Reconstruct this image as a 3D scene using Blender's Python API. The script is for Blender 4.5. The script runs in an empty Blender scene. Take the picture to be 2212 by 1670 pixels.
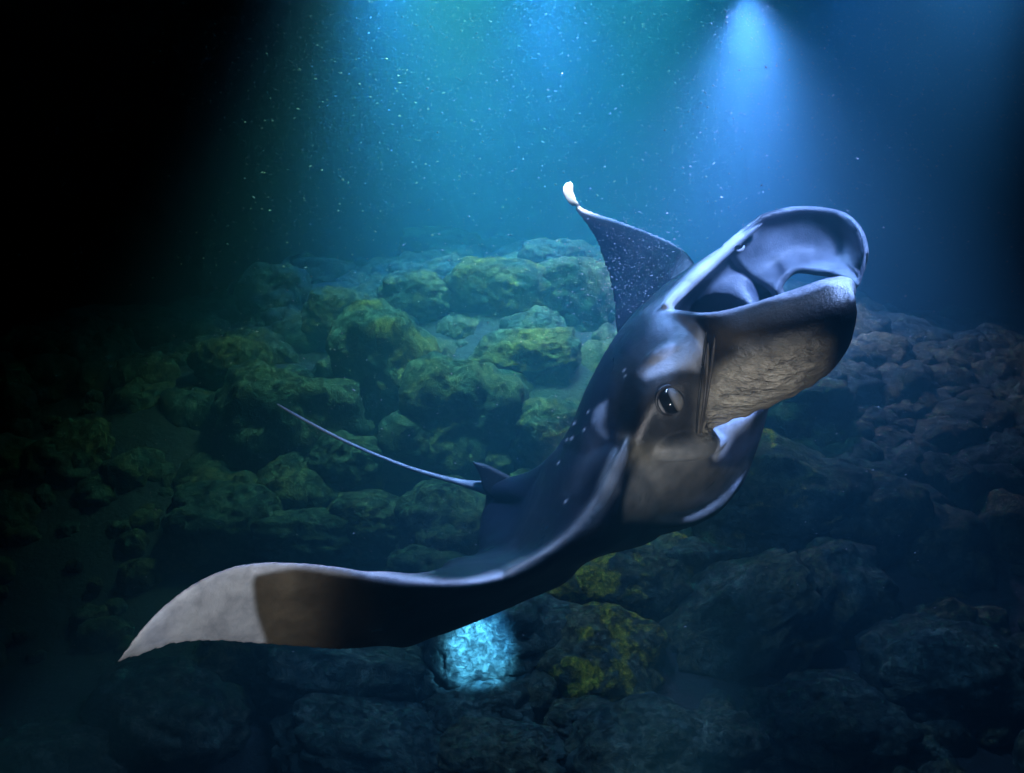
import bpy, bmesh, math, random
import numpy as np
from mathutils import Vector, Matrix, noise

random.seed(7)
rng = np.random.default_rng(11)
scene = bpy.context.scene
COL = scene.collection

# ------------------------------------------------------------------ camera
PITCH = math.radians(12.0)
F = 2372.0                      # focal length in units of the 2212 px wide picture
CAM = np.array([0.0, 0.0, 3.5])
RIGHT = np.array([1.0, 0.0, 0.0])
FWD = np.array([0.0, math.cos(PITCH), -math.sin(PITCH)])
UP = np.array([0.0, math.sin(PITCH), math.cos(PITCH)])
cd = bpy.data.cameras.new('camera')
cam = bpy.data.objects.new('camera', cd)
COL.objects.link(cam)
cam.location = CAM
cam.rotation_euler = (math.radians(90) - PITCH, 0, 0)
cd.sensor_width = 36
cd.lens = 18.0 / (1106.0 / F)
cd.clip_end = 400
cd.clip_start = 0.05
scene.camera = cam


def P(x, y, d):
    return CAM + RIGHT * ((x - 1106.0) / F * d) + UP * ((835.0 - y) / F * d) + FWD * d


def PA(a):
    a = np.asarray(a, float)
    return (CAM + RIGHT * ((a[..., 0:1] - 1106.0) / F * a[..., 2:3])
            + UP * ((835.0 - a[..., 1:2]) / F * a[..., 2:3]) + FWD * a[..., 2:3])


# ------------------------------------------------------------------ world, exposure
w = bpy.data.worlds.new('World')
scene.world = w
w.use_nodes = True
wn = w.node_tree
bg = wn.nodes['Background']
sky = wn.nodes.new('ShaderNodeTexSky')
sky.sky_type = 'NISHITA'
sky.sun_disc = False
sky.sun_elevation = math.radians(-4)
sky.sun_rotation = math.radians(20)
wn.links.new(sky.outputs[0], bg.inputs[0])
bg.inputs[1].default_value = 0.02
scene.view_settings.view_transform = 'Standard'
scene.view_settings.look = 'None'
scene.view_settings.exposure = 0.0
scene.view_settings.gamma = 1.0
scene.view_settings.use_curve_mapping = False
cy = scene.cycles
cy.use_denoising = True
cy.max_bounces = 4
cy.diffuse_bounces = 2
cy.glossy_bounces = 2
cy.transmission_bounces = 2
cy.volume_bounces = 0
cy.transparent_max_bounces = 4
cy.sample_clamp_indirect = 4.0
cy.use_light_tree = True
cy.caustics_reflective = False
cy.caustics_refractive = False


# ------------------------------------------------------------------ lamps (the float lights and added fill spots above, the diver's torch, the camera light)
def lamp(name, kind, loc, target, power, color, **kw):
    l = bpy.data.lights.new(name, kind)
    o = bpy.data.objects.new(name, l)
    COL.objects.link(o)
    o.location = Vector(loc)
    dirv = Vector(target) - Vector(loc)
    o.rotation_euler = dirv.to_track_quat('-Z', 'Y').to_euler()
    l.energy = power
    l.color = color
    for k, v in kw.items():
        setattr(l, k, v)
    return o


R = math.radians
# broad raft of lamps floating above: a soft edged curtain of blue light
lamp('raft_light', 'AREA', (0.3, 9.8, 8.6), (0.3, 9.8, 0), 1500, (0.12, 0.46, 0.36),
     shape='RECTANGLE', size=2.6, size_y=4.2, spread=R(24))
lamp('raft_light', 'AREA', (0.95, 18.0, 9.2), (0.95, 18.0, 0), 2700, (0.02, 0.34, 0.50),
     shape='RECTANGLE', size=5.2, size_y=11.0, spread=R(26))
# the bright lamp whose glow enters at the top edge, right of the middle
a = P(1622, -2, 9.4)
lamp('float_or_fill_lamp', 'SPOT', a, a + np.array([0, 0.0, -3]), 9500, (0.34, 0.38, 1.0),
     spot_size=R(58), spot_blend=1.0, shadow_soft_size=0.25)
a = P(1640, -330, 9.6)
lamp('float_or_fill_lamp', 'SPOT', a, a + np.array([0.04, 0.05, -3]), 5500, (0.14, 0.36, 1.0),
     spot_size=R(42), spot_blend=1.0, shadow_soft_size=0.5)
lamp('float_or_fill_lamp', 'SPOT', P(1622, 2, 9.4), P(1622, 2, 9.4) + np.array([0, 0.0, -3]), 3400, (0.50, 0.46, 1.0),
     spot_size=R(112), spot_blend=1.0, shadow_soft_size=0.2)
# added greenish fill spot that brightens the boulders behind the tail
lamp('float_or_fill_lamp', 'SPOT', P(930, -330, 7.4), P(860, 900, 8.6), 3600, (0.19, 0.52, 0.33),
     spot_size=R(72), spot_blend=0.9, shadow_soft_size=0.35)
# a second one further off, left of it
a = P(1180, -75, 10)
lamp('float_or_fill_lamp', 'SPOT', a, a + np.array([0, 0.0, -3]), 4000, (0.12, 0.32, 1.0),
     spot_size=R(96), spot_blend=1.0, shadow_soft_size=0.4)
a = P(1430, -420, 11)
lamp('float_or_fill_lamp', 'SPOT', a, a + np.array([0, 0.0, -3]), 5000, (0.04, 0.30, 1.0),
     spot_size=R(62), spot_blend=1.0, shadow_soft_size=0.4)
a = P(800, -160, 10)
lamp('float_or_fill_lamp', 'SPOT', a, a + np.array([0.5, 0.0, -3]), 6000, (0.05, 0.30, 0.95),
     spot_size=R(70), spot_blend=1.0, shadow_soft_size=0.3)
a = P(1860, -260, 10)
lamp('float_or_fill_lamp', 'SPOT', a, a + np.array([-0.2, 0.0, -3]), 2000, (0.02, 0.30, 1.0),
     spot_size=R(60), spot_blend=1.0, shadow_soft_size=0.3)
# lamp of the raft up in front of the open mouth
lamp('float_or_fill_lamp', 'SPOT', P(2300, -420, 3.12), P(1590, 720, 3.7), 720, (0.28, 0.46, 1.0),
     spot_size=R(68), spot_blend=0.8, shadow_soft_size=0.10)
# lamp over the back and the far wing
lamp('float_or_fill_lamp', 'SPOT', P(980, -600, 4.3), P(1290, 560, 4.8), 1700, (0.22, 0.45, 1.0),
     spot_size=R(72), spot_blend=0.8, shadow_soft_size=0.15)
lamp('float_or_fill_lamp', 'SPOT', P(800, -500, 3.25), P(880, 1200, 3.35), 230, (0.50, 0.62, 0.95),
     spot_size=R(60), spot_blend=0.9, shadow_soft_size=0.1)  # added fill spot to brighten the edge of the near wing
lamp('float_or_fill_lamp', 'SPOT', P(1150, -450, 3.8), P(1228, 415, 5.47), 2600, (0.75, 0.85, 1.0),
     spot_size=R(11), spot_blend=0.8, shadow_soft_size=0.1)  # added narrow spot, unseen, that whitens the far wing tip
# torch that makes the cyan pool on the boulder below the wing
lamp('torch', 'SPOT', P(1070, 1200, 5.3), P(1026, 1458, 6.3), 3000, (0.09, 0.42, 1.0),
     spot_size=R(27), spot_blend=1.0, shadow_soft_size=0.02)
# neutral video lights carried on long arms below and beside the camera
lamp('camera_light', 'SPOT', P(-500, 2100, 1.5), P(470, 1310, 3.1), 105, (0.92, 0.95, 1.0),
     spot_size=R(27), spot_blend=0.9, shadow_soft_size=0.03)
lamp('camera_light', 'SPOT', P(1300, 2500, 1.6), P(1570, 900, 3.5), 225, (0.97, 0.97, 1.0),
     spot_size=R(25), spot_blend=0.9, shadow_soft_size=0.03)


# ------------------------------------------------------------------ helpers
def link_mesh(name, verts, faces, mat=None, parent=None, smooth=True):
    me = bpy.data.meshes.new(name)
    me.from_pydata([tuple(v) for v in verts], [], [tuple(f) for f in faces])
    me.update()
    if smooth:
        me.shade_smooth()
    o = bpy.data.objects.new(name, me)
    COL.objects.link(o)
    if mat:
        me.materials.append(mat)
    if parent:
        o.parent = parent
    return o


def cr_weights(n_ctrl, n_out, closed):
    """matrix that resamples n_ctrl control points to n_out with a Catmull-Rom spline"""
    M = np.zeros((n_out, n_ctrl))
    for i in range(n_out):
        u = (i / n_out) * n_ctrl if closed else i / (n_out - 1) * (n_ctrl - 1)
        k = int(math.floor(u))
        if not closed:
            k = min(k, n_ctrl - 2)
        t = u - k
        ws = (-0.5 * t + t * t - 0.5 * t ** 3, 1 - 2.5 * t * t + 1.5 * t ** 3,
              0.5 * t + 2 * t * t - 1.5 * t ** 3, -0.5 * t * t + 0.5 * t ** 3)
        for j, wt in zip((k - 1, k, k + 1, k + 2), ws):
            if closed:
                M[i, j % n_ctrl] += wt
            elif j < 0:
                M[i, 0] += 2 * wt
                M[i, 1] -= wt
            elif j > n_ctrl - 1:
                M[i, n_ctrl - 1] += 2 * wt
                M[i, n_ctrl - 2] -= wt
            else:
                M[i, j] += wt
    return M


def resample(G, nu, nv, cu=False, cv=False):
    G = np.asarray(G, float)
    A = cr_weights(G.shape[0], nu, cu)
    B = cr_weights(G.shape[1], nv, cv)
    return np.einsum('ia,jb,abk->ijk', A, B, G)


class Soup:
    def __init__(s):
        s.v = []
        s.f = []
        s.n = 0

    def add(s, V, Fc):
        s.v.append(np.asarray(V).reshape(-1, 3))
        s.f += [tuple(i + s.n for i in f) for f in Fc]
        s.n += len(s.v[-1])

    def verts(s):
        return np.concatenate(s.v)


def loft(G):
    """closed tube from a (rings, points, 3) array, both ends capped with a fan"""
    nu, nv, _ = G.shape
    V = np.concatenate([G.reshape(-1, 3), G[0].mean(0)[None], G[-1].mean(0)[None]])
    fc = []
    for i in range(nu - 1):
        for j in range(nv):
            k = (j + 1) % nv
            fc.append((i * nv + j, i * nv + k, (i + 1) * nv + k, (i + 1) * nv + j))
    a, b = nu * nv, nu * nv + 1
    for j in range(nv):
        k = (j + 1) % nv
        fc.append((a, k, j))
        fc.append((b, (nu - 1) * nv + j, (nu - 1) * nv + k))
    return V, fc


def slab(G, t, edge=0.35):
    """solid sheet of thickness t from a (nu, nv, 3) surface, thinner at its rim"""
    nu, nv, _ = G.shape
    du = np.gradient(G, axis=0)
    dv = np.gradient(G, axis=1)
    N = np.cross(du, dv)
    N /= np.linalg.norm(N, axis=2, keepdims=True) + 1e-9
    uu = np.linspace(0, 1, nu)[:, None]
    vv = np.linspace(0, 1, nv)[None, :]
    e = np.minimum(np.minimum(uu, 1 - uu) * 8, np.minimum(vv, 1 - vv) * 8).clip(0, 1)
    th = (t * (edge + (1 - edge) * np.sqrt(e)))[..., None] / 2
    V = np.concatenate([(G + N * th).reshape(-1, 3), (G - N * th).reshape(-1, 3)])
    o = nu * nv
    fc = []
    for i in range(nu - 1):
        for j in range(nv - 1):
            a, b, c, d = i * nv + j, i * nv + j + 1, (i + 1) * nv + j + 1, (i + 1) * nv + j
            fc.append((a, b, c, d))
            fc.append((o + d, o + c, o + b, o + a))
    ring = ([(0, j) for j in range(nv - 1)] + [(i, nv - 1) for i in range(nu - 1)]
            + [(nu - 1, j) for j in range(nv - 1, 0, -1)] + [(i, 0) for i in range(nu - 1, 0, -1)])
    for m in range(len(ring)):
        a = ring[m][0] * nv + ring[m][1]
        q = ring[(m + 1) % len(ring)]
        b = q[0] * nv + q[1]
        fc.append((b, a, o + a, o + b))
    return V, fc


def tube(pts, radii, n=10, m=None):
    """pts world coordinates, radii metres"""
    pts = np.asarray(pts, float)
    radii = np.asarray(radii, float)
    m = m or len(pts) * 6
    A = cr_weights(len(pts), m, False)
    Q = A @ pts
    r = (A @ radii).clip(0.0008)
    T = np.gradient(Q, axis=0)
    T /= np.linalg.norm(T, axis=1, keepdims=True)
    ref = np.array([0.13, 0.3, 0.94])
    rings = []
    for q, t, rr in zip(Q, T, r):
        a = np.cross(t, ref)
        a /= np.linalg.norm(a)
        b = np.cross(t, a)
        rings.append([q + rr * (math.cos(x) * a + math.sin(x) * b) for x in np.linspace(0, 2 * math.pi, n, endpoint=False)])
    return loft(np.array(rings))


def new_mat(name):
    m = bpy.data.materials.new(name)
    m.use_nodes = True
    nt = m.node_tree
    return m, nt, nt.nodes['Principled BSDF']


def nd(nt, kind, **kw):
    n = nt.nodes.new(kind)
    for k, v in kw.items():
        if k in n.inputs:
            n.inputs[k].default_value = v
        else:
            setattr(n, k, v)
    return n


def ramp(nt, src, stops):
    r = nt.nodes.new('ShaderNodeValToRGB')
    while len(r.color_ramp.elements) < len(stops):
        r.color_ramp.elements.new(0.5)
    for e, (p, c) in zip(r.color_ramp.elements, stops):
        e.position = p
        e.color = (*c, 1) if len(c) == 3 else c
    nt.links.new(src, r.inputs[0])
    return r


def mix(nt, fac, a, b, mode='MIX'):
    m = nt.nodes.new('ShaderNodeMix')
    m.data_type = 'RGBA'
    m.blend_type = mode
    for s, v in ((0, fac), (6, a), (7, b)):
        if hasattr(v, 'default_value') and hasattr(v, 'is_linked'):
            nt.links.new(v, m.inputs[s])
        else:
            m.inputs[s].default_value = v if s == 0 else (*v, 1)
    return m.outputs[2]


# ------------------------------------------------------------------ seabed
PROF_H = [-20, 0, 5, 6, 7, 8, 9, 10, 11.5, 14, 18, 24, 40, 120]
PROF_Z = [-4.2, -3.6, -3.1, -2.86, -2.5, -2.06, -1.66, -1.38, -1.28, -1.4, -1.8, -2.6, -6, -9.3]


def floor_z(h, x=0.0):
    t = min(1.0, max(0.0, (h - 8.0) / 4.0))
    t = t * t * (3 - 2 * t)
    mound = 0.22 * math.exp(-((x - 0.2) / 2.0) ** 2) - 0.75 * min(1.3, (abs(x) / 5.5) ** 1.6)
    mound += 0.30 * noise.noise(Vector((x * 0.55, h * 0.35, 7.0)))
    return CAM[2] + float(np.interp(h, PROF_H, PROF_Z)) + t * mound


def rock_material():
    m, nt, b = new_mat('encrusted_rock')
    tc = nd(nt, 'ShaderNodeTexCoord')
    oi = nd(nt, 'ShaderNodeObjectInfo')
    sep = nd(nt, 'ShaderNodeSeparateColor')
    nt.links.new(oi.outputs['Color'], sep.inputs[0])
    add = nd(nt, 'ShaderNodeVectorMath', operation='ADD')
    sc = nd(nt, 'ShaderNodeVectorMath', operation='SCALE')
    nt.links.new(oi.outputs['Random'], sc.inputs[0])
    sc.inputs[3].default_value = 37.0
    geo = nd(nt, 'ShaderNodeNewGeometry')
    nt.links.new(geo.outputs['Position'], add.inputs[0])
    nt.links.new(sc.outputs[0], add.inputs[1])
    v = add.outputs[0]
    n1 = nd(nt, 'ShaderNodeTexNoise', Scale=5.0, Detail=8.0, Roughness=0.68, Distortion=0.5)
    n2 = nd(nt, 'ShaderNodeTexNoise', Scale=22.0, Detail=8.0, Roughness=0.72, Distortion=0.9)
    n3 = nd(nt, 'ShaderNodeTexNoise', Scale=2.1, Detail=7.0, Roughness=0.6, Distortion=0.9)
    vo = nd(nt, 'ShaderNodeTexVoronoi', Scale=9.0)
    for n in (n1, n2, n3, vo):
        nt.links.new(v, n.inputs['Vector'])
    base = ramp(nt, n1.outputs[0], [(0.30, (0.010, 0.016, 0.015)), (0.45, (0.028, 0.046, 0.038)), (0.56, (0.052, 0.08, 0.062)), (0.72, (0.13, 0.17, 0.13))])
    spk = ramp(nt, n2.outputs[0], [(0.38, (0.14, 0.14, 0.14)), (0.50, (0.75, 0.75, 0.75)), (0.62, (1.8, 1.8, 1.8))])
    c = mix(nt, 1.0, base.outputs[0], spk.outputs[0], 'MULTIPLY')
    # pits
    pit = ramp(nt, vo.outputs['Distance'], [(0.04, (0.25, 0.25, 0.25)), (0.16, (1, 1, 1))])
    c = mix(nt, 0.7, c, pit.outputs[0], 'MULTIPLY')
    # olive turf over a lot of the rock, yellow crust where obj.color.r says so
    tf = ramp(nt, n3.outputs[0], [(0.42, (0, 0, 0)), (0.56, (1, 1, 1))])
    ol = mix(nt, 1.0, (0.12, 0.10, 0.022), spk.outputs[0], 'MULTIPLY')
    mg = nd(nt, 'ShaderNodeMath', operation='MULTIPLY')
    nt.links.new(tf.outputs[0], mg.inputs[0])
    nt.links.new(sep.outputs[1], mg.inputs[1])
    c = mix(nt, mg.outputs[0], c, ol)
    sub = nd(nt, 'ShaderNodeMath', operation='ADD')
    n4 = nd(nt, 'ShaderNodeTexNoise', Scale=3.4, Detail=9.0, Roughness=0.62, Distortion=1.4)
    nt.links.new(v, n4.inputs['Vector'])
    nt.links.new(n4.outputs[0], sub.inputs[0])
    nt.links.new(sep.outputs[0], sub.inputs[1])
    yf = ramp(nt, sub.outputs[0], [(0.72, (0, 0, 0)), (0.78, (1, 1, 1))])
    ye = mix(nt, 1.0, (0.25, 0.22, 0.02), spk.outputs[0], 'MULTIPLY')
    c = mix(nt, yf.outputs[0], c, ye)
    nt.links.new(c, b.inputs['Base Color'])
    b.inputs['Roughness'].default_value = 0.9
    b.inputs['Specular IOR Level'].default_value = 0.1
    b1 = nd(nt, 'ShaderNodeBump', Strength=0.9, Distance=0.06)
    b2 = nd(nt, 'ShaderNodeBump', Strength=1.0, Distance=0.02)
    nt.links.new(n1.outputs[0], b1.inputs['Height'])
    nt.links.new(n2.outputs[0], b2.inputs['Height'])
    nt.links.new(b1.outputs[0], b2.inputs['Normal'])
    nt.links.new(b2.outputs[0], b.inputs['Normal'])
    return m


ROCK = rock_material()


def sand_material():
    m, nt, b = new_mat('dark_seabed')
    g = nd(nt, 'ShaderNodeNewGeometry')
    n = nd(nt, 'ShaderNodeTexNoise', Scale=3.0, Detail=8.0, Roughness=0.7)
    nt.links.new(g.outputs['Position'], n.inputs['Vector'])
    r = ramp(nt, n.outputs[0], [(0.3, (0.004, 0.006, 0.006)), (0.7, (0.018, 0.024, 0.02))])
    nt.links.new(r.outputs[0], b.inputs['Base Color'])
    b.inputs['Roughness'].default_value = 0.95
    bu = nd(nt, 'ShaderNodeBump', Strength=1.0, Distance=0.08)
    nt.links.new(n.outputs[0], bu.inputs['Height'])
    nt.links.new(bu.outputs[0], b.inputs['Normal'])
    return m


hs = np.concatenate([np.linspace(-20, 4, 14), np.linspace(4.3, 20, 70), np.linspace(21, 115, 30)])
xs = np.concatenate([np.linspace(-70, -9, 14), np.linspace(-8.5, 8.5, 80), np.linspace(9, 70, 14)])
V = []
for h in hs:
    for x in xs:
        V.append((x, h, floor_z(h, x) + 0.22 * noise.noise(Vector((x * 0.6, h * 0.6, 0))) + 0.07 * noise.noise(Vector((x * 2, h * 2, 4))) - 0.12))
Fc = [(i * len(xs) + j, i * len(xs) + j + 1, (i + 1) * len(xs) + j + 1, (i + 1) * len(xs) + j)
      for i in range(len(hs) - 1) for j in range(len(xs) - 1)]
o = link_mesh('seabed', V, Fc, sand_material())
o['kind'] = 'structure'


def rock_mesh(seed, sub=5, rough=1.0, boxy=0.25):
    bm = bmesh.new()
    bmesh.ops.create_icosphere(bm, subdivisions=sub, radius=1.0)
    off = Vector((seed * 13.7, seed * 5.1, seed * 2.3))
    for v in bm.verts:
        p = v.co.copy()
        # superellipsoid squaring gives the blunt boulder shape
        q = max(abs(p.x), abs(p.y), abs(p.z))
        p = p * (1 - boxy + boxy * (1 / q) * 0.85)
        n = v.co
        r = (0.26 * noise.noise(n * 0.95 + off) + 0.15 * noise.noise(n * 2.1 + off)
             + 0.085 * rough * noise.noise(n * 4.4 + off) + 0.045 * rough * noise.noise(n * 9.5 + off)
             + 0.028 * rough * noise.noise(n * 21.0 + off))
        pit = noise.noise(n * 6.3 + off * 2)
        if pit > 0.34:
            r -= 0.16 * (pit - 0.34) * rough * 2
        v.co = p * (1 + r)
    me = bpy.data.meshes.new('boulder')
    bm.to_mesh(me)
    bm.free()
    me.shade_smooth()
    me.materials.append(ROCK)
    return me


def hit(px, py, lift=0.0):
    """where the view ray through a spot meets the seabed"""
    for d in np.linspace(3.5, 30, 1200):
        p = P(px, py, d)
        if p[2] <= floor_z(p[1], p[0]) + lift:
            return p, d
    return P(px, py, 22), 22


# px, py, half width, half height, tilt, yellow crust, olive turf, label
BOULDERS = [
    (1003, 905, 112, 108, 8, .10, .5, 'big rounded boulder right of the tail tip with a lime spot on its shoulder'),
    (835, 800, 88, 118, -14, .06, .9, 'tall olive boulder with an arched top, above the middle of the thin tail'),
    (1082, 632, 100, 66, 5, .12, .9, 'mustard green boulder at the far top of the reef, left of the raised far wing'),
    (1240, 650, 74, 72, 0, .02, .4, 'pale hazy boulder partly behind the raised far wing'),
    (1150, 778, 96, 56, -8, .06, .9, 'low olive boulder between the far wing and the big rounded boulder'),
    (1190, 950, 78, 70, 4, .05, .6, 'green boulder touching the back of the ray above its dorsal fin'),
    (615, 925, 128, 108, 12, -.02, .2, 'large dim boulder right behind the tip of the thin tail'),
    (965, 1150, 102, 86, -4, .07, .35, 'pale green boulder left of the pelvic fin with a yellow dab on top'),
    (800, 1135, 84, 58, 10, 0, .4, 'dim boulder below the thin tail, left of the pale green one'),
    (665, 1165, 92, 52, 3, -.03, .1, 'dark low boulder just above the crest of the near wing'),
    (592, 655, 68, 72, 0, 0, .7, 'dim boulder at the upper left limit of the lit reef'),
    (742, 1005, 70, 60, 0, -.03, .2, 'small dark boulder crossed by the middle of the thin tail'),
    (745, 690, 74, 54, 10, .02, .6, 'brownish boulder up the reef between the dim far left one and the tall olive one'),
    (905, 645, 74, 44, 0, .03, .7, 'flat blue green boulder left of the mustard green one'),
    (955, 545, 80, 42, 0, .03, .8, 'farthest hazy boulder, topmost on the reef'),
    (1185, 560, 64, 34, 0, .0, .5, 'faint far boulder just left of the raised far wing edge'),
    (1090, 1395, 150, 108, 10, -.1, .15, 'boulder below the wing with a bright cyan pool of light on it'),
    (1035, 1535, 92, 50, -6, -.1, .1, 'low stone under the cyan lit boulder, its top edge also lit'),
    (1305, 1435, 118, 98, 0, .25, .5, 'round boulder covered in yellow crust, right of the cyan light pool'),
    (1330, 1262, 150, 78, -6, .23, .4, 'boulder under the belly of the ray with yellow crust along its left'),
    (1660, 1082, 165, 112, 6, .14, .5, 'wide boulder right of the belly with a lime patch on its upper left'),
    (1610, 1345, 165, 92, -30, -.02, .4, 'long tilted dark boulder in the lower right of the lit area'),
    (1810, 1290, 90, 90, 0, -.05, .5, 'dim boulder at the upper end of the long tilted one'),
    (745, 1470, 158, 84, 12, -.04, .1, 'broad teal boulder under the brown part of the near wing'),
    (805, 1615, 190, 66, 14, -.04, .1, 'long low boulder at the bottom edge, left of the middle'),
    (1145, 1500, 52, 44, 0, .10, .4, 'small stone wedged between the cyan pool and the yellow crusted boulder'),
    (1080, 1640, 120, 56, 0, .02, .3, 'dark boulder at the bottom edge below the cyan light pool'),
    (1370, 1620, 130, 78, -5, -.03, .3, 'dim boulder at the bottom edge below the yellow crusted one'),
    (360, 1560, 150, 96, 0, -.05, .2, 'almost black boulder at the lower left below the white wing tip'),
    (130, 1640, 120, 70, 0, -.05, .2, 'barely visible boulder in the bottom left corner'),
    (1850, 1120, 108, 84, 0, .05, .6, 'dim greenish boulder at the right limit of the lit reef'),
    (1730, 905, 96, 70, -8, .03, .5, 'hazy boulder right of the throat of the ray'),
    (1790, 1585, 150, 80, 0, -.05, .2, 'almost black boulder at the lower right, left of the corner'),
    (2040, 1450, 140, 95, 0, -.05, .2, 'unlit boulder near the right edge in the lower half'),
    (560, 1400, 110, 60, 0, .0, .4, 'dark green boulder right below the edge of the white wing tip'),
    (930, 1230, 80, 40, 0, -.05, .2, 'dark stone in the gap above the ridge of the near wing'),
    (480, 1130, 100, 70, 0, -.05, .4, 'unlit boulder left of the low dark one above the near wing'),
    (1560, 1600, 80, 56, 0, -.03, .3, 'small dim stone at the bottom edge, right of the middle'),
    (1500, 1240, 80, 60, 0, -.05, .1, 'dark boulder in the shadow gap right of the one under the belly'),
    (880, 960, 60, 60, 0, 0, .4, 'small boulder against the left side of the big rounded one'),
    (1260, 1560, 70, 40, 0, .08, .4, 'small olive stone under the yellow crusted boulder'),
    (1490, 990, 90, 90, 0, .03, .4, 'boulder hidden mostly by the throat of the ray'),
    (700, 600, 60, 36, 0, .02, .6, 'faint far boulder up the reef, left of the topmost hazy one'),
    (500, 800, 70, 60, 0, .0, .5, 'dim boulder left of the reef above the tail tip'),
]
HID = {'boulder hidden mostly by the throat of the ray'}
for i, (px, py, rx, ry, tilt, yel, ol, lab) in enumerate(BOULDERS):
    if lab in HID:
        continue
    # centre a little above the bottom it sits on
    p, d = hit(px, py + ry * 0.35)
    k = d / F
    c = P(px, py, d + rx * k * 0.25)
    me = rock_mesh(i + 3, 5 if rx > 60 else 4, boxy=random.uniform(0.15, 0.55))
    o = bpy.data.objects.new('boulder', me)
    COL.objects.link(o)
    o.location = c
    o.scale = (rx * k * 1.28, (rx + ry) / 2 * k * 1.2, ry * k * 1.28)
    o.rotation_euler = (random.uniform(-.15, .15), R(tilt), random.uniform(-.3, .3))
    o.color = (yel, ol, 0, 1)
    o['label'] = lab
    o['category'] = 'boulder'
    o['group'] = 'boulders on the sea floor'

# small stones filling the gaps: nobody could count them
small = [rock_mesh(100 + k, 4, 1.4) for k in range(6)]
sv, sf, n0 = [], [], 0
for q in range(2700):
    h = 4.6 + 15 * random.random() ** 0.9
    x = random.uniform(-0.62, 0.62) * h * 1.0
    if q > 2000:
        h = random.uniform(7.5, 13)
        x = h * random.uniform(0.22, 0.55)
    r = (0.06 + 0.24 * random.random() ** 2) * (0.7 if h < 7 else 1.25)
    me = small[q % 6]
    co = np.empty(len(me.vertices) * 3)
    me.vertices.foreach_get('co', co)
    co = co.reshape(-1, 3)
    a = random.uniform(0, 6.28)
    Rz = np.array([[math.cos(a), -math.sin(a), 0], [math.sin(a), math.cos(a), 0], [0, 0, 1]])
    co = (co * (r, r * random.uniform(.7, 1), r * random.uniform(.7, 1.0))) @ Rz.T + (x, h, floor_z(h, x) - 0.10 - r * 0.2)
    sv.append(co)
    sf += [tuple(v + n0 for v in p.vertices) for p in me.polygons]
    n0 += len(co)
o = link_mesh('stone_rubble', np.concatenate(sv), sf, ROCK)
o['kind'] = 'stuff'
o['label'] = 'small encrusted stones filling the gaps between boulders'
o['category'] = 'rubble'
o.color = (0.02, 0.5, 0, 1)
for me in small:
    bpy.data.meshes.remove(me)

# ------------------------------------------------------------------ manta ray: control rings, (x, y, distance)
RIM = [(1437, 663, 3.78), (1490, 612, 3.90), (1560, 548, 4.04), (1650, 500, 4.14), (1692, 625, 4.18),
       (1680, 780, 4.15), (1652, 880, 3.95), (1530, 925, 3.62), (1528, 800, 3.50), (1505, 710, 3.58)]
TR = [
    [(1085 + 26 * math.cos(a), 1060 - 26 * math.sin(a), 4.97 + 0.05 * math.sin(a + 1)) for a in
     [2.4, 1.8, 1.2, .5, -.1, -.8, -1.5, -2.2, -2.9, -3.5]],
    [(1160, 1060, 4.5), (1150, 1022, 4.65), (1168, 1006, 4.8), (1200, 1020, 4.95), (1240, 1060, 5.0),
     (1260, 1110, 4.95), (1250, 1150, 4.8), (1220, 1160, 4.6), (1190, 1130, 4.5), (1170, 1095, 4.45)],
    [(1228, 990, 3.85), (1215, 952, 4.05), (1240, 930, 4.35), (1300, 930, 4.6), (1380, 980, 4.75),
     (1450, 1080, 4.7), (1500, 1128, 4.45), (1380, 1160, 3.9), (1300, 1090, 3.6), (1255, 1030, 3.7)],
    [(1285, 860, 3.75), (1274, 822, 3.95), (1310, 800, 4.25), (1380, 800, 4.5), (1470, 860, 4.65),
     (1550, 980, 4.6), (1592, 1062, 4.35), (1490, 1100, 3.85), (1375, 1000, 3.52), (1315, 920, 3.6)],
    [(1340, 760, 3.75), (1336, 718, 3.95), (1370, 690, 4.2), (1440, 680, 4.45), (1540, 750, 4.6),
     (1610, 880, 4.55), (1632, 980, 4.3), (1540, 1040, 3.8), (1425, 900, 3.48), (1372, 825, 3.56)],
    [(1400, 690, 3.75), (1418, 640, 3.95), (1465, 594, 4.1), (1550, 560, 4.32), (1630, 640, 4.48),
     (1660, 780, 4.4), (1655, 900, 4.15), (1560, 985, 3.75), (1490, 850, 3.46), (1450, 755, 3.53)],
]
THC = np.array((1556, 690, 4.30))
rim = np.array(RIM)
rings = [np.array(r) for r in TR] + [rim]
ang = [math.radians(x) for x in (175, 140, 105, 65, 20, -25, -70, -110, -150, 200)]
throat = np.array([(THC[0] + 72 * math.cos(a), THC[1] - 56 * math.sin(a), 4.14 - 0.05 * math.cos(a)) for a in ang])
far_w = np.array([0, 0, .3, .8, 1, .8, .3, 0, 0, 0])[:, None]
i1 = rim + (throat - rim) * 0.22
i1[:, 2] += 0.03
i2 = rim + (throat - rim) * 0.62
i2[:, 2] += 0.03
rings += [i1, i2, throat]
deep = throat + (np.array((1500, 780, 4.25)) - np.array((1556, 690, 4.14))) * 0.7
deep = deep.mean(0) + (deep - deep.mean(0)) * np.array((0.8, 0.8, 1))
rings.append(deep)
G = PA(np.array(rings))

soup = Soup()
soup.add(*loft(resample(G, 160, 120, False, True)))

# near wing, tip to root; each ring: leading edge, two points over the back, trailing edge, two points under
def thin(L, E, t):
    L = np.array(L, float)
    E = np.array(E, float)
    out = [L]
    for f, s in ((.3, 1), (.7, .7)):
        q = L + (E - L) * f
        q[2] += t * s
        out.append(q)
    out.append(E)
    for f, s in ((.7, .5), (.3, .9)):
        q = L + (E - L) * f
        q[2] -= t * s
        out.append(q)
    return np.array(out)


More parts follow.
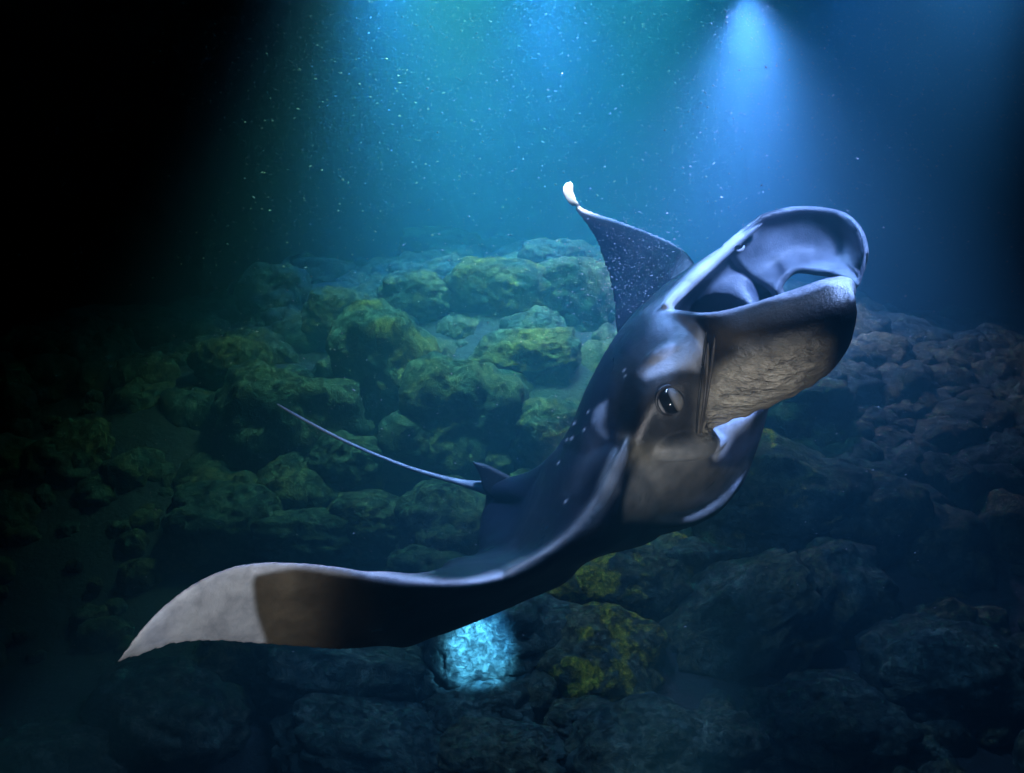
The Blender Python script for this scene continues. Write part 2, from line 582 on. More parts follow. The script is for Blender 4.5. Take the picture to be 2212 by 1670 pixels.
WN = [
    thin((247, 1434, 3.05), (246, 1439, 3.06), .004),
    thin((300, 1362, 3.05), (305, 1419, 3.09), .012),
    thin((360, 1300, 3.08), (370, 1396, 3.14), .018),
    thin((440, 1246, 3.10), (450, 1389, 3.21), .024),
    thin((535, 1215, 3.13), (560, 1394, 3.29), .032),
    thin((640, 1214, 3.17), (670, 1402, 3.38), .040),
    thin((740, 1224, 3.22), (775, 1404, 3.48), .05),
    np.array([(820, 1243, 3.27), (825, 1241, 3.38), (852, 1290, 3.70), (876, 1372, 3.80), (862, 1398, 3.55), (835, 1322, 3.33)]),
    np.array([(900, 1256, 3.31), (905, 1238, 3.50), (930, 1252, 4.0), (935, 1290, 4.15), (942, 1374, 3.68), (915, 1330, 3.42)]),
    np.array([(1000, 1256, 3.35), (985, 1224, 3.60), (975, 1213, 4.2), (965, 1224, 4.5), (1022, 1340, 3.85), (1008, 1310, 3.48)]),
    np.array([(1100, 1240, 3.39), (1085, 1207, 3.65), (1050, 1196, 4.3), (1032, 1204, 4.7), (1130, 1292, 3.95), (1118, 1275, 3.52)]),
    np.array([(1200, 1190, 3.42), (1135, 1176, 3.80), (1085, 1182, 4.4), (1036, 1160, 4.85), (1215, 1246, 4.1), (1222, 1230, 3.60)]),
    np.array([(1280, 1115, 3.45), (1172, 1083, 3.90), (1120, 1115, 4.6), (1044, 1105, 4.97), (1200, 1195, 4.6), (1312, 1196, 3.75)]),
    np.array([(1340, 1005, 3.48), (1214, 965, 4.00), (1150, 1045, 4.65), (1085, 1065, 5.02), (1280, 1150, 4.65), (1425, 1158, 3.92)]),
    np.array([(1385, 920, 3.60), (1290, 900, 4.10), (1230, 980, 4.6), (1200, 1030, 4.9), (1330, 1090, 4.7), (1480, 1060, 4.0)]),
]
soup.add(*loft(resample(PA(np.array(WN)), 220, 72, False, True)))

# far wing, root to tip
WF = [
    thin((1540, 640, 4.35), (1360, 800, 4.45), -.09),
    thin((1495, 556, 4.55), (1330, 715, 4.65), -.065),
    thin((1455, 523, 4.75), (1324, 655, 4.85), -.045),
    thin((1400, 498, 5.00), (1311, 598, 5.08), -.032),
    thin((1335, 474, 5.25), (1290, 532, 5.30), -.024),
    thin((1290, 459, 5.42), (1267, 489, 5.44), -.018),
    thin((1264, 450, 5.52), (1244, 459, 5.53), -.014),
    thin((1251, 438, 5.50), (1231, 445, 5.53), .012),
    thin((1244, 424, 5.48), (1221, 432, 5.51), .013),
    thin((1241, 410, 5.46), (1214, 417, 5.49), .013),
    thin((1240, 398, 5.44), (1213, 404, 5.47), .012),
    thin((1234, 390, 5.44), (1221, 393, 5.45), .007),
]
soup.add(*loft(resample(PA(np.array(WF)), 120, 48, False, True)))

# near cephalic fin (a broad paddle seen from outside)
def near_fin():
    cols = [
        [(1436, 668), (1500, 730), (1524, 800), (1520, 870), (1512, 931)],
        [(1525, 676), (1560, 735), (1572, 800), (1562, 860), (1552, 914)],
        [(1610, 662), (1640, 720), (1648, 785), (1640, 840), (1628, 886)],
        [(1700, 634), (1730, 700), (1735, 760), (1722, 810), (1702, 853)],
        [(1785, 607), (1802, 670), (1806, 720), (1793, 768), (1762, 817)],
        [(1838, 606), (1848, 655), (1844, 700), (1828, 745), (1800, 784)],
    ]
    dcol = [3.60, 3.52, 3.45, 3.40, 3.38, 3.40]
    drow = [-0.05, -0.11, -0.08, 0.0, 0.11]
    g = [[(x, y, (3.77, 3.60, 3.53, 3.54, 3.65)[j] if i == 0 else dcol[i] + drow[j]) for j, (x, y) in enumerate(c)] for i, c in enumerate(cols)]
    return np.array(g)


NF = resample(PA(near_fin()), 90, 70)
for i in range(90):
    for j in range(50, 70):
        NF[i, j] += UP * (0.0055 * math.sin(i * 0.55) + 0.004 * math.sin(i * 1.3 + 1)) * ((j - 50) / 19) ** 2
soup.add(*slab(NF, 0.040, 0.6))


# far cephalic fin (inner face turned to us, hooked over)
def far_fin():
    cols = [
        [(1560, 532), (1585, 560), (1612, 590), (1645, 612), (1680, 636)],
        [(1640, 469), (1650, 515), (1664, 555), (1678, 585), (1690, 612)],
        [(1700, 450), (1706, 492), (1711, 530), (1714, 560), (1718, 587)],
        [(1762, 448), (1764, 490), (1764, 530), (1764, 562), (1763, 590)],
        [(1822, 461), (1817, 497), (1812, 532), (1808, 568), (1803, 597)],
        [(1857, 495), (1850, 523), (1843, 550), (1838, 583), (1833, 610)],
        [(1870, 548), (1868, 570), (1864, 590), (1859, 608), (1852, 622)],
    ]
    dcol = [4.10, 4.11, 4.12, 4.10, 4.06, 4.01, 3.98]
    drow = [-.01, .03, .05, .03, -.03]
    return np.array([[(x, y, dcol[i] + drow[j]) for j, (x, y) in enumerate(c)] for i, c in enumerate(cols)])


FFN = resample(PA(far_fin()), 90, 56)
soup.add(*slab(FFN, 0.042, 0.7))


def px_tube(pts, rpx, n=12):
    a = np.array([p[:3] for p in pts], float)
    return tube(PA(a), [r * p[2] / F for r, p in zip(rpx, pts)], n)


# thick upper lip running out along the hooked fin
soup.add(*px_tube([(1436, 668, 3.74), (1462, 640, 3.79), (1500, 603, 3.87), (1560, 550, 3.98), (1610, 508, 4.04), (1650, 482, 4.06)],
                  [13, 14, 15, 13, 10, 6]))
# rims of both fins
soup.add(*px_tube([(1640, 470, 4.10), (1700, 452, 4.12), (1762, 450, 4.10), (1822, 463, 4.05), (1856, 497, 3.97), (1868, 548, 3.95), (1860, 596, 3.95), (1853, 618, 3.96)],
                  [7, 6, 6, 6, 6, 6, 6, 5]))
soup.add(*px_tube([(1440, 676, 3.78), (1525, 682, 3.54), (1610, 666, 3.42), (1700, 639, 3.36), (1785, 612, 3.34), (1832, 610, 3.35), (1846, 640, 3.34)],
                  [9, 9, 9, 10, 12, 12, 8]))
# fold inside the mouth towards the far fin
soup.add(*px_tube([(1600, 520, 4.12), (1640, 560, 4.16), (1660, 600, 4.16), (1680, 632, 4.12), (1690, 665, 4.08)],
                  [6, 12, 16, 15, 12]))
# brow over the eye and the bulge that carries it
soup.add(*px_tube([(1395, 800, 3.60), (1425, 778, 3.57), (1470, 765, 3.555), (1510, 760, 3.56)], [18, 28, 30, 20]))
soup.add(*px_tube([(1436, 915, 3.56), (1450, 870, 3.535), (1462, 825, 3.535), (1472, 785, 3.55)], [36, 54, 52, 34]))
# wing ridge that runs up to the gill region
soup.add(*px_tube([(1100, 1240, 3.41), (1200, 1188, 3.43), (1270, 1118, 3.45), (1315, 1050, 3.46), (1345, 985, 3.48), (1362, 940, 3.52)],
                  [12, 16, 17, 17, 16, 8]))
# raised edge of the gill plate
soup.add(*px_tube([(1372, 985, 3.53), (1362, 1040, 3.55), (1345, 1090, 3.60), (1348, 1126, 3.66), (1420, 1130, 3.74), (1500, 1118, 3.84), (1560, 1080, 4.0), (1606, 1020, 4.2)],
                  [8, 9, 9, 12, 14, 13, 12, 8]))
# bulge between eye and gill plate, lower jaw
soup.add(*px_tube([(1390, 985, 3.56), (1450, 965, 3.56), (1520, 960, 3.62), (1570, 945, 3.80)], [14, 34, 32, 8]))

raw = link_mesh('raw', soup.verts(), soup.f)
md = raw.modifiers.new('r', 'REMESH')
md.mode = 'VOXEL'
md.voxel_size = 0.0068
ms = raw.modifiers.new('s', 'SMOOTH')
ms.factor = 0.5
ms.iterations = 18
dg = bpy.context.evaluated_depsgraph_get()
body_me = bpy.data.meshes.new_from_object(raw.evaluated_get(dg))
bpy.data.objects.remove(raw)
body_me.shade_smooth()

# ---- pigment, laid on the skin itself, plus painted highlights on brow and jaw
nvt = len(body_me.vertices)
co = np.empty(nvt * 3)
body_me.vertices.foreach_get('co', co)
co = co.reshape(-1, 3)
no = np.empty(nvt * 3)
body_me.vertex_normals.foreach_get('vector', no)
no = no.reshape(-1, 3)
rel = co - CAM
dd = rel @ FWD
X = rel @ RIGHT / dd * F + 1106
Y = 835 - rel @ UP / dd * F
face = -(no * rel).sum(1) / np.linalg.norm(rel, axis=1)


def wob(scale, amp, s=0):
    return amp * (np.sin(co[:, 0] * scale + 1.3 * np.sin(co[:, 2] * scale * .7 + s) + s) + np.sin(co[:, 2] * scale * 1.3 + co[:, 1] * scale + 2 * s)) * .5


def poly(pts, feather, wx=0.0):
    """soft membership of a region drawn on the skin"""
    x = X + wob(18, wx, 1)
    y = Y + wob(23, wx, 2)
    inside = np.zeros(nvt, bool)
    dist = np.full(nvt, 1e9)
    n = len(pts)
    for i in range(n):
        (x1, y1), (x2, y2) = pts[i], pts[(i + 1) % n]
        c = ((y1 > y) != (y2 > y)) & (x < (x2 - x1) * (y - y1) / (y2 - y1 + 1e-9) + x1)
        inside ^= c
        t = (((x - x1) * (x2 - x1) + (y - y1) * (y2 - y1)) / ((x2 - x1) ** 2 + (y2 - y1) ** 2 + 1e-9)).clip(0, 1)
        dist = np.minimum(dist, np.hypot(x - x1 - t * (x2 - x1), y - y1 - t * (y2 - y1)))
    s = np.where(inside, dist, -dist)
    t = (s / feather * .5 + .5).clip(0, 1)
    return t * t * (3 - 2 * t)


def blend(c, m, col):
    m = m[:, None]
    return c * (1 - m) + np.array(col) * m


front = (face > -0.15)
c = np.tile(np.array((0.009, 0.012, 0.022)), (nvt, 1))
wr = np.zeros(nvt)
# underside of the near wing: brown, then pale towards the tip
vent = poly([(240, 1440), (330, 1320), (440, 1235), (600, 1218), (740, 1232), (820, 1250), (1000, 1262), (1110, 1250), (1210, 1200), (1290, 1130), (1345, 1130),
             (1560, 1120), (1500, 1260), (1000, 1430), (500, 1430)], 10) * front * (dd < 4.2)
c = blend(c, vent, (0.018, 0.012, 0.008))
c = blend(c, poly([(560, 1190), (700, 1200), (690, 1300), (680, 1430), (560, 1430), (540, 1300)], 70, 8) * front * (dd < 3.8), (0.13, 0.10, 0.068))
c = blend(c, poly([(200, 1460), (220, 1180), (560, 1190), (545, 1260), (552, 1320), (572, 1380), (580, 1440), (400, 1450)], 10, 5) * front * (dd < 3.8), (0.50, 0.50, 0.53))
# pale leading edge
c = blend(c, poly([(540, 1205), (640, 1203), (760, 1214), (870, 1242), (960, 1248), (1080, 1240), (1080, 1252), (960, 1266), (870, 1264), (760, 1238), (640, 1228), (540, 1240)], 8, 8) * (dd < 3.6), (0.60, 0.60, 0.64))
c = blend(c, poly([(1090, 1235), (1150, 1205), (1230, 1150), (1290, 1070), (1330, 980), (1352, 985), (1335, 1060), (1280, 1130), (1200, 1190), (1100, 1248)], 14, 6) * (dd < 3.65), (0.24, 0.25, 0.25))
# back edge of the near wing tip seen from behind is pale as well
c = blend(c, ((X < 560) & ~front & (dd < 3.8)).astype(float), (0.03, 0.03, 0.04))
# gill plate and throat
gp = poly([(1345, 1128), (1350, 1085), (1372, 1010), (1400, 955), (1470, 940), (1530, 930), (1590, 960), (1620, 1000), (1600, 1050), (1560, 1095), (1500, 1122), (1420, 1132)], 9, 3) * front * (dd < 4.45)
c = blend(c, gp, (0.24, 0.235, 0.225))
c = blend(c, poly([(1350, 940), (1400, 940), (1440, 960), (1400, 1000), (1360, 1000)], 30, 4) * front * (dd < 3.8), (0.17, 0.15, 0.11))
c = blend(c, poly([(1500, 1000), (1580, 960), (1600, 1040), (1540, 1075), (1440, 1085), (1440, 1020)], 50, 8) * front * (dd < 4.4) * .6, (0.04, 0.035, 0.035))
# lower jaw below the fin: grey, its lit patch painted in pale, and a pale blotch
c = blend(c, poly([(1530, 920), (1680, 840), (1680, 900), (1640, 960), (1600, 1010), (1530, 1010)], 8) * (dd > 3.6), (0.05, 0.055, 0.075))
c = blend(c, poly([(1535, 925), (1620, 885), (1600, 930), (1575, 960), (1545, 985), (1532, 970)], 12, 10) * (dd > 3.6), (0.65, 0.68, 0.74))  # light on the jaw put into the skin colour
c = blend(c, poly([(1585, 1035), (1602, 1020), (1606, 1045), (1580, 1060)], 10, 5), (0.42, 0.44, 0.50))
# cheek round the eye
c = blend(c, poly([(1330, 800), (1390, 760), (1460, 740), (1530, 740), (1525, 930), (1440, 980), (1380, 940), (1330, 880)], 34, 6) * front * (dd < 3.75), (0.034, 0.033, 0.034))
# pale shoulder blotches, spots, and a painted brow highlight
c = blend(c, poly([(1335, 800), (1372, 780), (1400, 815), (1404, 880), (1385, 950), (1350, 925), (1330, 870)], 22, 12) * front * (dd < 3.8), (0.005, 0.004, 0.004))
c = blend(c, poly([(1385, 800), (1420, 765), (1440, 752), (1490, 735), (1520, 705), (1540, 700), (1520, 760), (1500, 800), (1450, 800), (1400, 815)], 16, 8) * (dd < 3.75), (0.55, 0.56, 0.60))  # highlight on the brow painted into the skin colour
c = blend(c, poly([(1400, 665), (1435, 650), (1500, 690), (1535, 700), (1500, 740), (1450, 720), (1410, 700)], 22, 8) * (dd < 3.9), (0.15, 0.16, 0.19))
c = blend(c, poly([(1290, 870), (1306, 862), (1318, 900), (1312, 940), (1292, 925), (1284, 890)], 13, 18) * (dd < 3.95), (0.30, 0.32, 0.37))
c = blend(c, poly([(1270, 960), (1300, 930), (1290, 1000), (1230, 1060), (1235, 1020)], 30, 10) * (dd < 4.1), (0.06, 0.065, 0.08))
for sx, sy, r in ((1241, 914, 4), (1270, 890, 3), (1262, 928, 3), (1235, 947, 4), (1224, 950, 3), (1222, 1083, 4), (1206, 1000, 3), (1348, 800, 3), (1350, 812, 2.5)):
    m = np.exp(-((X - sx + (Y - sy) * .7) ** 2 + ((Y - sy) * .6) ** 2) / (r * .6) ** 2)
    c = blend(c, m * front * (dd < 4.2), (0.5, 0.52, 0.56))
# inside of the mouth and of the far head fin
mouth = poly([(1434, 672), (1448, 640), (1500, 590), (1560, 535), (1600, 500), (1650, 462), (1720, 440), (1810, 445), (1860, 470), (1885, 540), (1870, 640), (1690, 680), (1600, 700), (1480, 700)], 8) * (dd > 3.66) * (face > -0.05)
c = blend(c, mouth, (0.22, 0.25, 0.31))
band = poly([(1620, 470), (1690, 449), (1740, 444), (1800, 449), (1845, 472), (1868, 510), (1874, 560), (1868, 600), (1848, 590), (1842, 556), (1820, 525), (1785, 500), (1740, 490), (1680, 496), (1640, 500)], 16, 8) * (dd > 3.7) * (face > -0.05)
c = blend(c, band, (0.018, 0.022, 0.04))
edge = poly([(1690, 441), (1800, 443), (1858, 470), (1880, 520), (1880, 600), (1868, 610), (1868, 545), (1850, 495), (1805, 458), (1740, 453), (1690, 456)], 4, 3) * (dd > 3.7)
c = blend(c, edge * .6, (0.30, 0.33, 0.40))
lip = poly([(1430, 672), (1440, 640), (1490, 590), (1550, 535), (1600, 498), (1610, 508), (1560, 562), (1510, 610), (1475, 650), (1452, 682)], 8, 2) * (dd > 3.6)
c = blend(c, lip, (0.55, 0.55, 0.58))
c = blend(c, poly([(1665, 560), (1680, 555), (1702, 590), (1700, 610), (1688, 600)], 12, 4) * (dd > 3.7), (0.04, 0.05, 0.08))
c = blend(c, poly([(1575, 590), (1600, 585), (1640, 620), (1655, 650), (1640, 650), (1612, 618)], 8, 4) * (dd > 3.9) * .7, (0.06, 0.08, 0.15))
# throat: dark cavity
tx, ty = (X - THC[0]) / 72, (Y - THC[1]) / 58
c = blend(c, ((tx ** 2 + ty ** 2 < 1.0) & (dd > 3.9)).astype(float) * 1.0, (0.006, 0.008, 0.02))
# outer face of the near fin: black above and outwards, tan and wrinkled below
nf = poly([(1515, 940), (1520, 860), (1527, 790), (1520, 720), (1500, 690), (1540, 672), (1620, 655), (1700, 630), (1790, 600), (1850, 598), (1862, 650), (1845, 740), (1800, 800), (1720, 860), (1600, 915)], 6) * (dd < 3.62) * (face > 0.0)
c = blend(c, nf, (0.007, 0.006, 0.006))
tan = poly([(1512, 938), (1525, 860), (1545, 800), (1600, 775), (1680, 755), (1740, 735), (1780, 730), (1770, 790), (1720, 850), (1600, 912)], 38, 14) * (dd < 3.62) * (face > 0.0)
c = blend(c, tan, (0.44, 0.39, 0.31))
wr = np.maximum(wr, tan)
tan2 = poly([(1540, 700), (1640, 668), (1760, 635), (1800, 640), (1700, 690), (1580, 740), (1545, 760)], 22, 10) * (dd < 3.62) * (face > 0.0)
c = blend(c, tan2 * .4, (0.12, 0.095, 0.065))
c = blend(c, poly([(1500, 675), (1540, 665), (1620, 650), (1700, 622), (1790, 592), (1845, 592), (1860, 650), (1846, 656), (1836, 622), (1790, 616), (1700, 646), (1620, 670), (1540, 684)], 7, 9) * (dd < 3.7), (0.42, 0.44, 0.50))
# back of far wing: white curled tip
c = blend(c, ((dd > 4.3) & (X < 1500) & (Y < 760)).astype(float), (0.006, 0.009, 0.018))
c = blend(c, ((Y < 447) & (dd > 5.0)).astype(float) * np.clip((447 - Y) / 12, 0, 1), (0.85, 0.85, 0.85))


c = blend(c, poly([(1244, 432), (1262, 446), (1330, 468), (1400, 492), (1460, 519), (1512, 548), (1508, 558), (1458, 530), (1400, 503), (1330, 480), (1262, 458), (1244, 446)], 4, 1) * (dd > 4.3), (0.45, 0.45, 0.48))
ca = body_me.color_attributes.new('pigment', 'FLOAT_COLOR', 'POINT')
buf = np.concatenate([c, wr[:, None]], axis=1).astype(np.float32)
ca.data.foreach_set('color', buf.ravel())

root = bpy.data.objects.new('manta_ray', None)
COL.objects.link(root)
root.location = P(1400, 950, 4.0)
root['label'] = 'manta ray gliding with wide open mouth, dark back, pale wing tip, above the boulders'
root['category'] = 'manta ray'
RL = Vector(root.location)


def skin_material():
    m, nt, b = new_mat('manta_skin')
    at = nd(nt, 'ShaderNodeAttribute', attribute_name='pigment')
    tc = nd(nt, 'ShaderNodeTexCoord')
    v = tc.outputs['Object']
    n1 = nd(nt, 'ShaderNodeTexNoise', Scale=14.0, Detail=8.0, Roughness=0.65)
    n2 = nd(nt, 'ShaderNodeTexNoise', Scale=160.0, Detail=4.0, Roughness=0.6)
    n3 = nd(nt, 'ShaderNodeTexNoise', Scale=4.0, Detail=5.0, Roughness=0.6, Distortion=0.6)
    for n in (n1, n2, n3):
        nt.links.new(v, n.inputs['Vector'])
    mp = nd(nt, 'ShaderNodeMapping')
    mp.inputs['Scale'].default_value = (11, 11, 24)
    mp.inputs['Rotation'].default_value = (0, R(-22), 0)
    nt.links.new(v, mp.inputs['Vector'])
    n4 = nd(nt, 'ShaderNodeTexNoise', Scale=1.7, Detail=4.0, Roughness=0.5, Distortion=0.25)
    nt.links.new(mp.outputs[0], n4.inputs['Vector'])
    mot = ramp(nt, n1.outputs[0], [(0.32, (0.66, 0.66, 0.68)), (0.5, (1, 1, 1)), (0.68, (1.28, 1.28, 1.25))])
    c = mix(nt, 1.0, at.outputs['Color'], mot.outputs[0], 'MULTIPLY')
    wcol = ramp(nt, n4.outputs[0], [(0.32, (0.5, 0.5, 0.52)), (0.48, (1, 1, 1)), (0.7, (1.1, 1.1, 1.1))])
    c = mix(nt, at.outputs['Alpha'], c, mix(nt, 1.0, c, wcol.outputs[0], 'MULTIPLY'))
    nt.links.new(c, b.inputs['Base Color'])
    rr = ramp(nt, n3.outputs[0], [(0.3, (0.26,) * 3), (0.7, (0.54,) * 3)])
    nt.links.new(rr.outputs[0], b.inputs['Roughness'])
    b.inputs['Specular IOR Level'].default_value = 0.5
    b1 = nd(nt, 'ShaderNodeBump', Strength=0.4, Distance=0.010)
    b2 = nd(nt, 'ShaderNodeBump', Strength=0.5, Distance=0.003)
    b3 = nd(nt, 'ShaderNodeBump', Distance=0.075)
    nt.links.new(n1.outputs[0], b1.inputs['Height'])
    nt.links.new(n2.outputs[0], b2.inputs['Height'])
    nt.links.new(n4.outputs[0], b3.inputs['Height'])
    nt.links.new(at.outputs['Alpha'], b3.inputs['Strength'])
    nt.links.new(b1.outputs[0], b2.inputs['Normal'])
    nt.links.new(b2.outputs[0], b3.inputs['Normal'])
    nt.links.new(b3.outputs[0], b.inputs['Normal'])
    return m


SKIN = skin_material()
co2 = co - np.array(root.location)
body_me.vertices.foreach_set('co', co2.ravel())
body_me.update()
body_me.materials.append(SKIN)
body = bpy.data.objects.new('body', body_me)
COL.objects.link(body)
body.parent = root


def part(name, V, Fc, color=None, mat=None, parent=None):
    o = link_mesh(name, np.asarray(V) - np.array(root.location), Fc, mat or SKIN, parent or root)
    if color is not None:
        ca = o.data.color_attributes.new('pigment', 'FLOAT_COLOR', 'POINT')
        ca.data.foreach_set('color', np.tile(np.array([*color, 0.0], np.float32), len(o.data.vertices)))
    return o


# thin whip tail
tp = [(1075, 1060, 4.98), (1040, 1052, 5.0), (985, 1040, 5.02), (900, 1016, 5.06), (830, 990, 5.09), (760, 960, 5.12),
      (700, 930, 5.15), (650, 903, 5.17), (612, 881, 5.19), (599, 873, 5.2)]
part('tail', *px_tube(tp, [20, 13, 6.5, 4.6, 3.8, 3.4, 3.2, 3.0, 2.4, 1.2]), color=(0.42, 0.43, 0.46))
# small dorsal fin over the tail root
df = np.array([[(1110, 1033, 4.93), (1100, 1060, 4.93), (1095, 1082, 4.93)],
               [(1082, 1018, 4.94), (1075, 1048, 4.94), (1070, 1078, 4.94)],
               [(1050, 1003, 4.95), (1055, 1036, 4.95), (1054, 1068, 4.95)],
               [(1021, 997, 4.96), (1036, 1025, 4.96), (1046, 1055, 4.96)]], float)
part('dorsal_fin', *slab(resample(PA(df), 30, 24), 0.030, 0.3), color=(0.010, 0.011, 0.016))

# pelvic sheet and the short stub beside the tail root
pv = np.array([[(1050, 1065, 4.98), (1048, 1100, 4.95), (1042, 1150, 4.88), (1032, 1206, 4.72)],
               [(1080, 1062, 4.98), (1080, 1105, 4.92), (1080, 1155, 4.80), (1080, 1210, 4.60)],
               [(1130, 1062, 4.90), (1132, 1105, 4.80), (1135, 1155, 4.60), (1140, 1210, 4.40)],
               [(1180, 1062, 4.70), (1180, 1105, 4.60), (1180, 1155, 4.45), (1180, 1210, 4.30)]], float)
part('pelvic_fin', *slab(resample(PA(pv), 30, 36), 0.022, 0.4), color=(0.008, 0.007, 0.008))


# eye
def eye_material():
    m, nt, b = new_mat('eye')
    tc = nd(nt, 'ShaderNodeTexCoord')
    sp = nd(nt, 'ShaderNodeSeparateXYZ')
    n = nd(nt, 'ShaderNodeTexNoise', Scale=1.5, Detail=2.0)
    nt.links.new(tc.outputs['Object'], n.inputs['Vector'])
    nt.links.new(tc.outputs['Object'], sp.inputs[0])
    ma = nd(nt, 'ShaderNodeMath', operation='MULTIPLY_ADD')
    nt.links.new(sp.outputs[0], ma.inputs[0])
    ma.inputs[1].default_value = 0.5
    ma.inputs[2].default_value = 0.5
    r = ramp(nt, ma.outputs[0], [(0.0, (0.5, 0.5, 0.5)), (0.14, (0.35, 0.35, 0.35)), (0.20, (0.010, 0.009, 0.008)), (0.58, (0.010, 0.009, 0.008)), (0.70, (0.22, 0.205, 0.18)), (0.95, (0.26, 0.245, 0.22))])
    nt.links.new(r.outputs[0], b.inputs['Base Color'])
    b.inputs['Roughness'].default_value = 0.06
    b.inputs['Coat Weight'].default_value = 0.6
    b.inputs['Coat Roughness'].default_value = 0.02
    return m


bm = bmesh.new()
bmesh.ops.create_uvsphere(bm, u_segments=48, v_segments=32, radius=1.0)
me = bpy.data.meshes.new('eyeball')
bm.to_mesh(me)
bm.free()
me.shade_smooth()
me.materials.append(eye_material())
eye = bpy.data.objects.new('eyeball', me)
COL.objects.link(eye)
eye.parent = root
# rest it on the skin: distance of the skin under the eye
near_eye = (np.hypot(X - 1450, Y - 865) < 8) & (face > 0.3) & (dd < 3.8)
d_eye = float(np.median(dd[near_eye])) if near_eye.any() else 3.44
re = 29 * d_eye / F
eye.location = Vector(P(1448, 866, d_eye + re * 0.22)) - RL
eye.scale = (re, re * 0.9, re * 1.05)
eye.rotation_euler = (0, R(-28), R(-10))
ring = []
for k in range(16):
    a = k / 16 * 2 * math.pi
    ring.append(P(1448 + 30 * math.cos(a) * 1.0, 866 - 31 * math.sin(a), d_eye + 0.010 + 0.012 * math.cos(a + .5)))
M = cr_weights(16, 72, True)
Q = M @ np.array(ring)
cen = Q.mean(0)
rr = []
for i, q in enumerate(Q):
    o1 = (q - cen) / np.linalg.norm(q - cen)
    rad = 0.0065 + 0.002 * math.sin(i / 72 * 6.28)
    rr.append([q + rad * (math.cos(t) * o1 - math.sin(t) * FWD) for t in np.linspace(0, 6.283, 10, endpoint=False)])
rr = np.array(rr)
fc = [(i * 10 + j, i * 10 + (j + 1) % 10, ((i + 1) % 72) * 10 + (j + 1) % 10, ((i + 1) % 72) * 10 + j) for i in range(72) for j in range(10)]
part('eyelid', rr.reshape(-1, 3), fc, color=(0.022, 0.020, 0.020))


def on_skin(x, y, default):
    m = (np.hypot(X - x, Y - y) < 6) & (face > 0.1)
    return float(dd[m].min()) if m.any() else default


# creases where the near fin joins the cheek
for k, (xa, xb, w_) in enumerate(((1530, 1511, 4.0), (1541, 1517, 3.4), (1522, 1508, 3.2))):
    pts = []
    for t in np.linspace(0, 1, 7):
        x = xa + (xb - xa) * t + 4 * math.sin(3 * t + k)
        y = 740 + 195 * t - 12 * k * (1 - t)
        pts.append((x, y, on_skin(x, y, 3.45) + 0.001))
    part('skin_fold', *px_tube(pts, [1.5, w_, w_, w_ * .9, w_, w_ * .8, 2.0], 10), color=(0.06, 0.05, 0.04) if k != 2 else (0.02, 0.018, 0.016))
# nostril like pit in the roof of the mouth and its pale rim
d0 = on_skin(1598, 536, 4.1)
part('mouth_pore', *px_tube([(1588, 538, d0), (1595, 542, d0 - .002), (1603, 540, d0 - .002), (1608, 531, d0)], [1.5, 3.2, 3.6, 2], 10), color=(0.45, 0.45, 0.5))
d0 = on_skin(1594, 531, 4.1)
part('mouth_pore', *px_tube([(1587, 535, d0), (1595, 531, d0), (1602, 530, d0)], [2, 3, 2], 10), color=(0.01, 0.01, 0.015))

# ------------------------------------------------------------------ plankton drifting in the lit water
m, nt, b = new_mat('plankton')
nt.nodes.remove(b)
d1 = nd(nt, 'ShaderNodeBsdfDiffuse', Color=(0.7, 0.72, 0.75, 1))
d2 = nd(nt, 'ShaderNodeBsdfTranslucent', Color=(0.7, 0.72, 0.75, 1))
d3 = nd(nt, 'ShaderNodeMixShader')
nt.links.new(d1.outputs[0], d3.inputs[1])
nt.links.new(d2.outputs[0], d3.inputs[2])
nt.links.new(d3.outputs[0], nt.nodes['Material Output'].inputs['Surface'])
NPL = 105000
oct_v = np.array([(1, 0, 0), (-1, 0, 0), (0, 1, 0), (0, -1, 0), (0, 0, 1), (0, 0, -1)], float)
oct_f = [(0, 2, 4), (2, 1, 4), (1, 3, 4), (3, 0, 4), (2, 0, 5), (1, 2, 5), (3, 1, 5), (0, 3, 5)]
pv, pf = [], []
n0 = 0
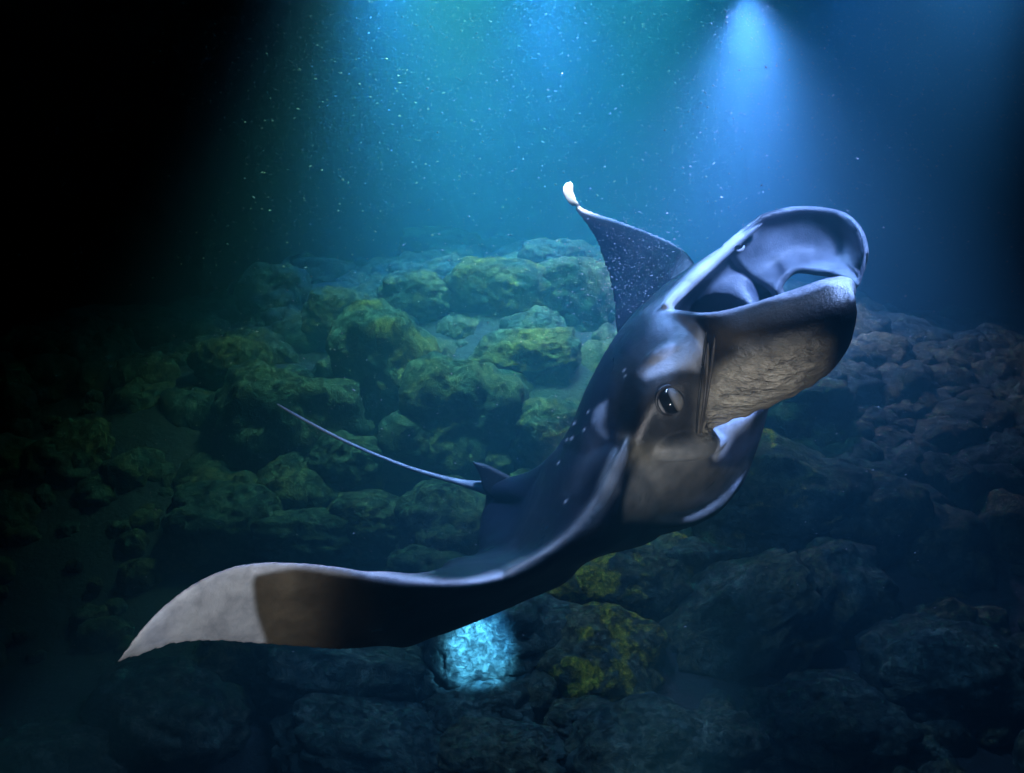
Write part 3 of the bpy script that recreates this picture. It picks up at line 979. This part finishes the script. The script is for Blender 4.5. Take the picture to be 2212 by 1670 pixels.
for i in range(NPL):
    if i < 1900:      # a thick cloud between the mouth and the far wing
        p = P(rng.normal(1370, 75), rng.normal(590, 85), rng.uniform(4.25, 4.95))
        r = 0.0009 + 0.0021 * rng.random() ** 4
    else:
        y = 4.4 + 10.5 * rng.random() ** 0.75
        p = np.array([rng.uniform(-0.45, 0.62) * y, y, 0])
        p[2] = rng.uniform(max(floor_z(y), 0.5) + 0.3, 3.6 + 0.16 * y)
        # thins out towards the bottom
        if rng.random() > ((p[2] - floor_z(y)) / 3.6) ** 1.3:
            continue
        r = (0.0022 + 0.0055 * rng.random() ** 9) * (y / 8)
    if p[1] < 4.2:
        continue
    s = np.array([rng.uniform(.6, 2.0), rng.uniform(.6, 1.2), rng.uniform(.6, 1.2)]) * r
    a = rng.uniform(-.6, .6)
    Ry = np.array([[math.cos(a), 0, -math.sin(a)], [0, 1, 0], [math.sin(a), 0, math.cos(a)]])
    pv.append((oct_v * s) @ Ry.T + p)
    pf += [(f[0] + n0, f[1] + n0, f[2] + n0) for f in oct_f]
    n0 += 6
o = link_mesh('plankton', np.concatenate(pv), pf, m, smooth=False)
o['kind'] = 'stuff'
o['label'] = 'white specks of plankton drifting in the lit water'
o['category'] = 'plankton'

# ------------------------------------------------------------------ the water itself, one closed box of even density
m = bpy.data.materials.new('sea_water')
m.use_nodes = True
nt = m.node_tree
nt.nodes.remove(nt.nodes['Principled BSDF'])
pv_ = nt.nodes.new('ShaderNodeVolumePrincipled')
pv_.inputs['Color'].default_value = (0.14, 0.62, 0.80, 1)
pv_.inputs['Density'].default_value = 0.135
pv_.inputs['Anisotropy'].default_value = 0.6
nt.links.new(pv_.outputs[0], nt.nodes['Material Output'].inputs['Volume'])
bx = [(-90, -30, -10.5), (90, -30, -10.5), (90, 130, -10.5), (-90, 130, -10.5), (-90, -30, 14), (90, -30, 14), (90, 130, 14), (-90, 130, 14)]
o = link_mesh('haze', bx, [(0, 3, 2, 1), (4, 5, 6, 7), (0, 1, 5, 4), (1, 2, 6, 5), (2, 3, 7, 6), (3, 0, 4, 7)], m, smooth=False)
o['kind'] = 'stuff'
